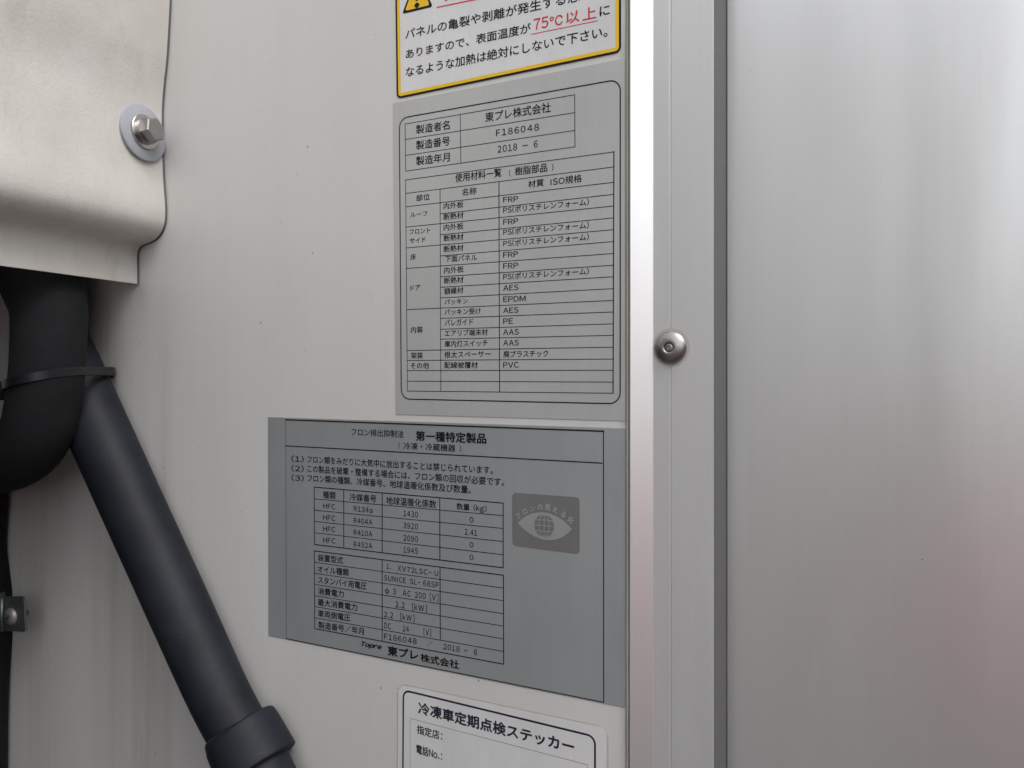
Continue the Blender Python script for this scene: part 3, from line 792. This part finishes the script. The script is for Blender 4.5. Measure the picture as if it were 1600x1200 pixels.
# cable tie round both hoses (convex loop in a tilted plane)
A = P(71, 606, .058); ra = 54.5 * depth_of(A) / F; B = P(123, 592, .022); rb = 48.5 * depth_of(B) / F
pts2 = []
for c, r in ((A, ra), (B, rb)):
    for k in range(72):
        t = 2 * math.pi * k / 72; pts2.append((c.x + r * math.cos(t), c.y + r * math.sin(t)))
def hull(p):
    p = sorted(set(p)); 
    def half(p):
        h = []
        for q in p:
            while len(h) > 1 and (h[-1][0] - h[-2][0]) * (q[1] - h[-2][1]) - (h[-1][1] - h[-2][1]) * (q[0] - h[-2][0]) <= 0: h.pop()
            h.append(q)
        return h[:-1]
    return half(p) + half(p[::-1])
hl = hull(pts2)
ca = P(18, 609, .058); cb = P(168, 585.5, .022)
kz = (cb.z - ca.z) / (cb.x - ca.x); hw = 7.2 * depth_of(A) / F
tie = empty('cable_tie', 'black nylon cable tie strapping the two hoses together, its square head at the left', 'cable tie', A)
V, Fc = [], []
nh = len(hl)
for i, (x, y) in enumerate(hl):
    a = Vector(hl[i - 1]); b = Vector(hl[(i + 1) % nh]); d = (b - a).normalized(); nn = Vector((d.y, -d.x))
    z = ca.z + kz * (x - ca.x) + .11 * (y - ca.y)
    for o_, h_ in ((.0, -1), (.0, 1), (.0016, .9), (.0016, -.9)):
        V.append((x + nn.x * o_, y + nn.y * o_, z + h_ * hw))
for i in range(nh):
    j = (i + 1) % nh
    for k in range(4):
        k2 = (k + 1) % 4; Fc.append((4 * i + k, 4 * i + k2, 4 * j + k2, 4 * j + k))
mesh('tie_strap', V, Fc, M['tie'], tie, smooth=True)
hd = P(8, 610.5, .066); hs_ = depth_of(hd) / F
bm = bmesh.new(); bmesh.ops.create_cube(bm, size=1); bmesh.ops.scale(bm, verts=bm.verts, vec=(24 * hs_, .010, 29 * hs_))
bmesh.ops.bevel(bm, geom=list(bm.edges), offset=.0014, segments=2, affect='EDGES')
V = [v.co + hd for v in bm.verts]; bm.verts.index_update(); Fc = [tuple(v.index for v in f.verts) for f in bm.faces]; bm.free()
mesh('tie_head', V, Fc, M['tie'], tie, smooth=True)

# ================================================================== THE CAB, across the gap behind the camera's left
cabr = empty('truck_cab', 'white rear wall of the truck cab facing the cargo body, across the gap', 'truck cab', Vector((-1.0, -.9, -CAM_Z)))
bm = bmesh.new(); bmesh.ops.create_cube(bm, size=1)
cx0, cx1, cy0, cy1, cz0, cz1 = -2.1, -.16, -2.5, -.52, -1.35, .55
for v in bm.verts:
    v.co = Vector(((cx0 + cx1) / 2 + v.co.x * (cx1 - cx0), (cy0 + cy1) / 2 + v.co.y * (cy1 - cy0), (cz0 + cz1) / 2 + v.co.z * (cz1 - cz0)))
bmesh.ops.bevel(bm, geom=list(bm.edges), offset=.09, segments=5, affect='EDGES')
V = [v.co.copy() for v in bm.verts]; bm.verts.index_update(); Fc = [tuple(v.index for v in f.verts) for f in bm.faces]; bm.free()
mesh('cab_shell', V, Fc, M['cab'], cabr, smooth=True)
mesh('rear_window', *slab([Vector((-1.6, -.1)), Vector((-.65, -.1)), Vector((-.65, .28)), Vector((-1.6, .28))], .52, .515), M['glass'], cabr)
V, Fc = extrude_z([(-1.05, -.46), (-.64, -.46), (-.60, -.42), (-.60, -.10), (-.64, -.06), (-1.05, -.06)], -1.1, .0, True)
mesh('unseen_shade_block', V, Fc, M['black'], cabr)  # unseen black block, added to darken the wall at lower left
# chassis below the box and the cab
ch = empty('truck_chassis', 'black steel chassis under the cargo body and cab', 'chassis', Vector((-1, 0, -1.2)))
for y0, y1, x0, x1_, z0, z1, nm in ((-2.4, 2.4, -1.65, -1.57, -.98, -.72, 'frame_rail'), (-2.4, 2.4, -.73, -.65, -.98, -.72, 'frame_rail'), (-.05, .05, -1.57, -.73, -.95, -.78, 'crossmember'), (.0, .06, -2.1, .3, -.70, -.625, 'crossmember')):
    V, Fc = extrude_z([(x0, y0), (x1_, y0), (x1_, y1), (x0, y1)], z0, z1, True)
    mesh(nm, V, Fc, M['black'], ch)


# ================================================================== THE PHOTOGRAPHER, mirrored in the bright panel
M['jacket'] = mat('dark_red_jacket', (.50, .04, .085), .8)
M['trousers'] = mat('dark_trousers', (.02, .022, .03), .85)
M['skin'] = mat('skin', (.55, .33, .24), .5)
M['hair'] = mat('black_hair', (.012, .010, .009), .5)
def skinned(name, chains, m, parent, root=0, sub=2):
    """chains: [(index of joint to leave from or None, [(x, y, z, r), ...])]"""
    me = bpy.data.meshes.new(name); V, Ed, Rr = [], [], []
    for st_, pts in chains:
        prev_ = st_
        for x, y, z, rad in pts:
            V.append((x, y, z)); Rr.append(rad)
            if prev_ is not None: Ed.append((prev_, len(V) - 1))
            prev_ = len(V) - 1
    me.from_pydata(V, Ed, []); me.materials.append(m)
    o = bpy.data.objects.new(name, me); COL.objects.link(o); o.parent = parent
    o.modifiers.new('Skin', 'SKIN').use_smooth_shade = True
    bpy.context.view_layer.update()
    for i, sv in enumerate(me.skin_vertices[0].data):
        rr = Rr[i] if isinstance(Rr[i], tuple) else (Rr[i], Rr[i]); sv.radius = rr; sv.use_root = (i == root)
    sb = o.modifiers.new('Subdivision', 'SUBSURF'); sb.levels = sub; sb.render_levels = sub
    return o
per = empty('person', 'person in a dark red jacket mirrored softly in the bright metal panel at the right', 'person', Vector((.17, -.62, -CAM_Z)), frame=Matrix.Translation(Vector((0, 0, CAM_Z))))
# (own frame: x right, y towards the wall, z up from the ground)
skinned('body', [(None, [(0, 0, .98, (.16, .12)), (0, -.01, 1.15, (.14, .10)), (0, -.02, 1.34, (.17, .11)), (0, -.01, 1.46, (.09, .08)), (0, 0, 1.53, .055), (0, .02, 1.60, .075), (0, .03, 1.68, .092), (0, .02, 1.76, .07)]),
                 (0, [(-.10, 0, .90, .095), (-.12, .02, .50, .062), (-.13, -.01, .12, .042), (-.13, .12, .04, .036)]),
                 (0, [(.10, 0, .90, .095), (.12, .02, .50, .062), (.13, -.01, .12, .042), (.13, .12, .04, .036)]),
                 (2, [(.19, -.02, 1.40, .06), (.25, -.02, 1.15, .045), (.22, .17, 1.02, .036), (.20, .24, 1.02, .026)]),
                 (2, [(-.19, -.01, 1.40, .06), (-.42, .27, 1.17, .045), (-.255, .50, 1.42, .036), (-.20, .54, 1.48, .026)])], M['skin'], per)
skinned('jacket', [(None, [(0, 0, .92, (.20, .15)), (0, -.01, 1.15, (.18, .135)), (0, -.02, 1.34, (.20, .14)), (0, -.01, 1.47, (.085, .08))]),
                   (2, [(.20, -.02, 1.40, .078), (.26, -.02, 1.15, .062), (.225, .16, 1.03, .05)]),
                   (2, [(-.20, -.01, 1.40, .078), (-.42, .26, 1.16, .070), (-.27, .49, 1.42, .062)])], M['jacket'], per)
skinned('trousers', [(None, [(0, 0, .99, (.175, .135)), (0, 0, .90, (.16, .13))]), (1, [(-.10, 0, .82, .105), (-.12, .02, .50, .078), (-.13, -.01, .10, .062)]),
                     (1, [(.10, 0, .82, .105), (.12, .02, .50, .078), (.13, -.01, .10, .062)])], M['trousers'], per)
skinned('hair', [(None, [(0, -.01, 1.66, .085), (0, -.005, 1.74, .095), (0, .01, 1.79, .07)])], M['hair'], per)
for fx, fz, ln_ in ((-.012, .02, .055), (-.004, .006, .06), (0, -.008, .058), (-.004, -.022, .048)):
    skinned('finger', [(None, [(-.20, .54, 1.49 + fz, .0095), (-.205 + fx, .53 + ln_ * .6, 1.495 + fz, .0085), (-.20 + fx, .53 + ln_, 1.50 + fz, .0075), (-.18 + fx, .535 + ln_, 1.502 + fz, .0065)])], M['skin'], per, sub=1)
skinned('thumb', [(None, [(-.20, .53, 1.47, .011), (-.175, .56, 1.47, .010), (-.165, .59, 1.485, .008)])], M['skin'], per, sub=1)

for o in bpy.data.objects:
    if '_c' in o: del o['_c']
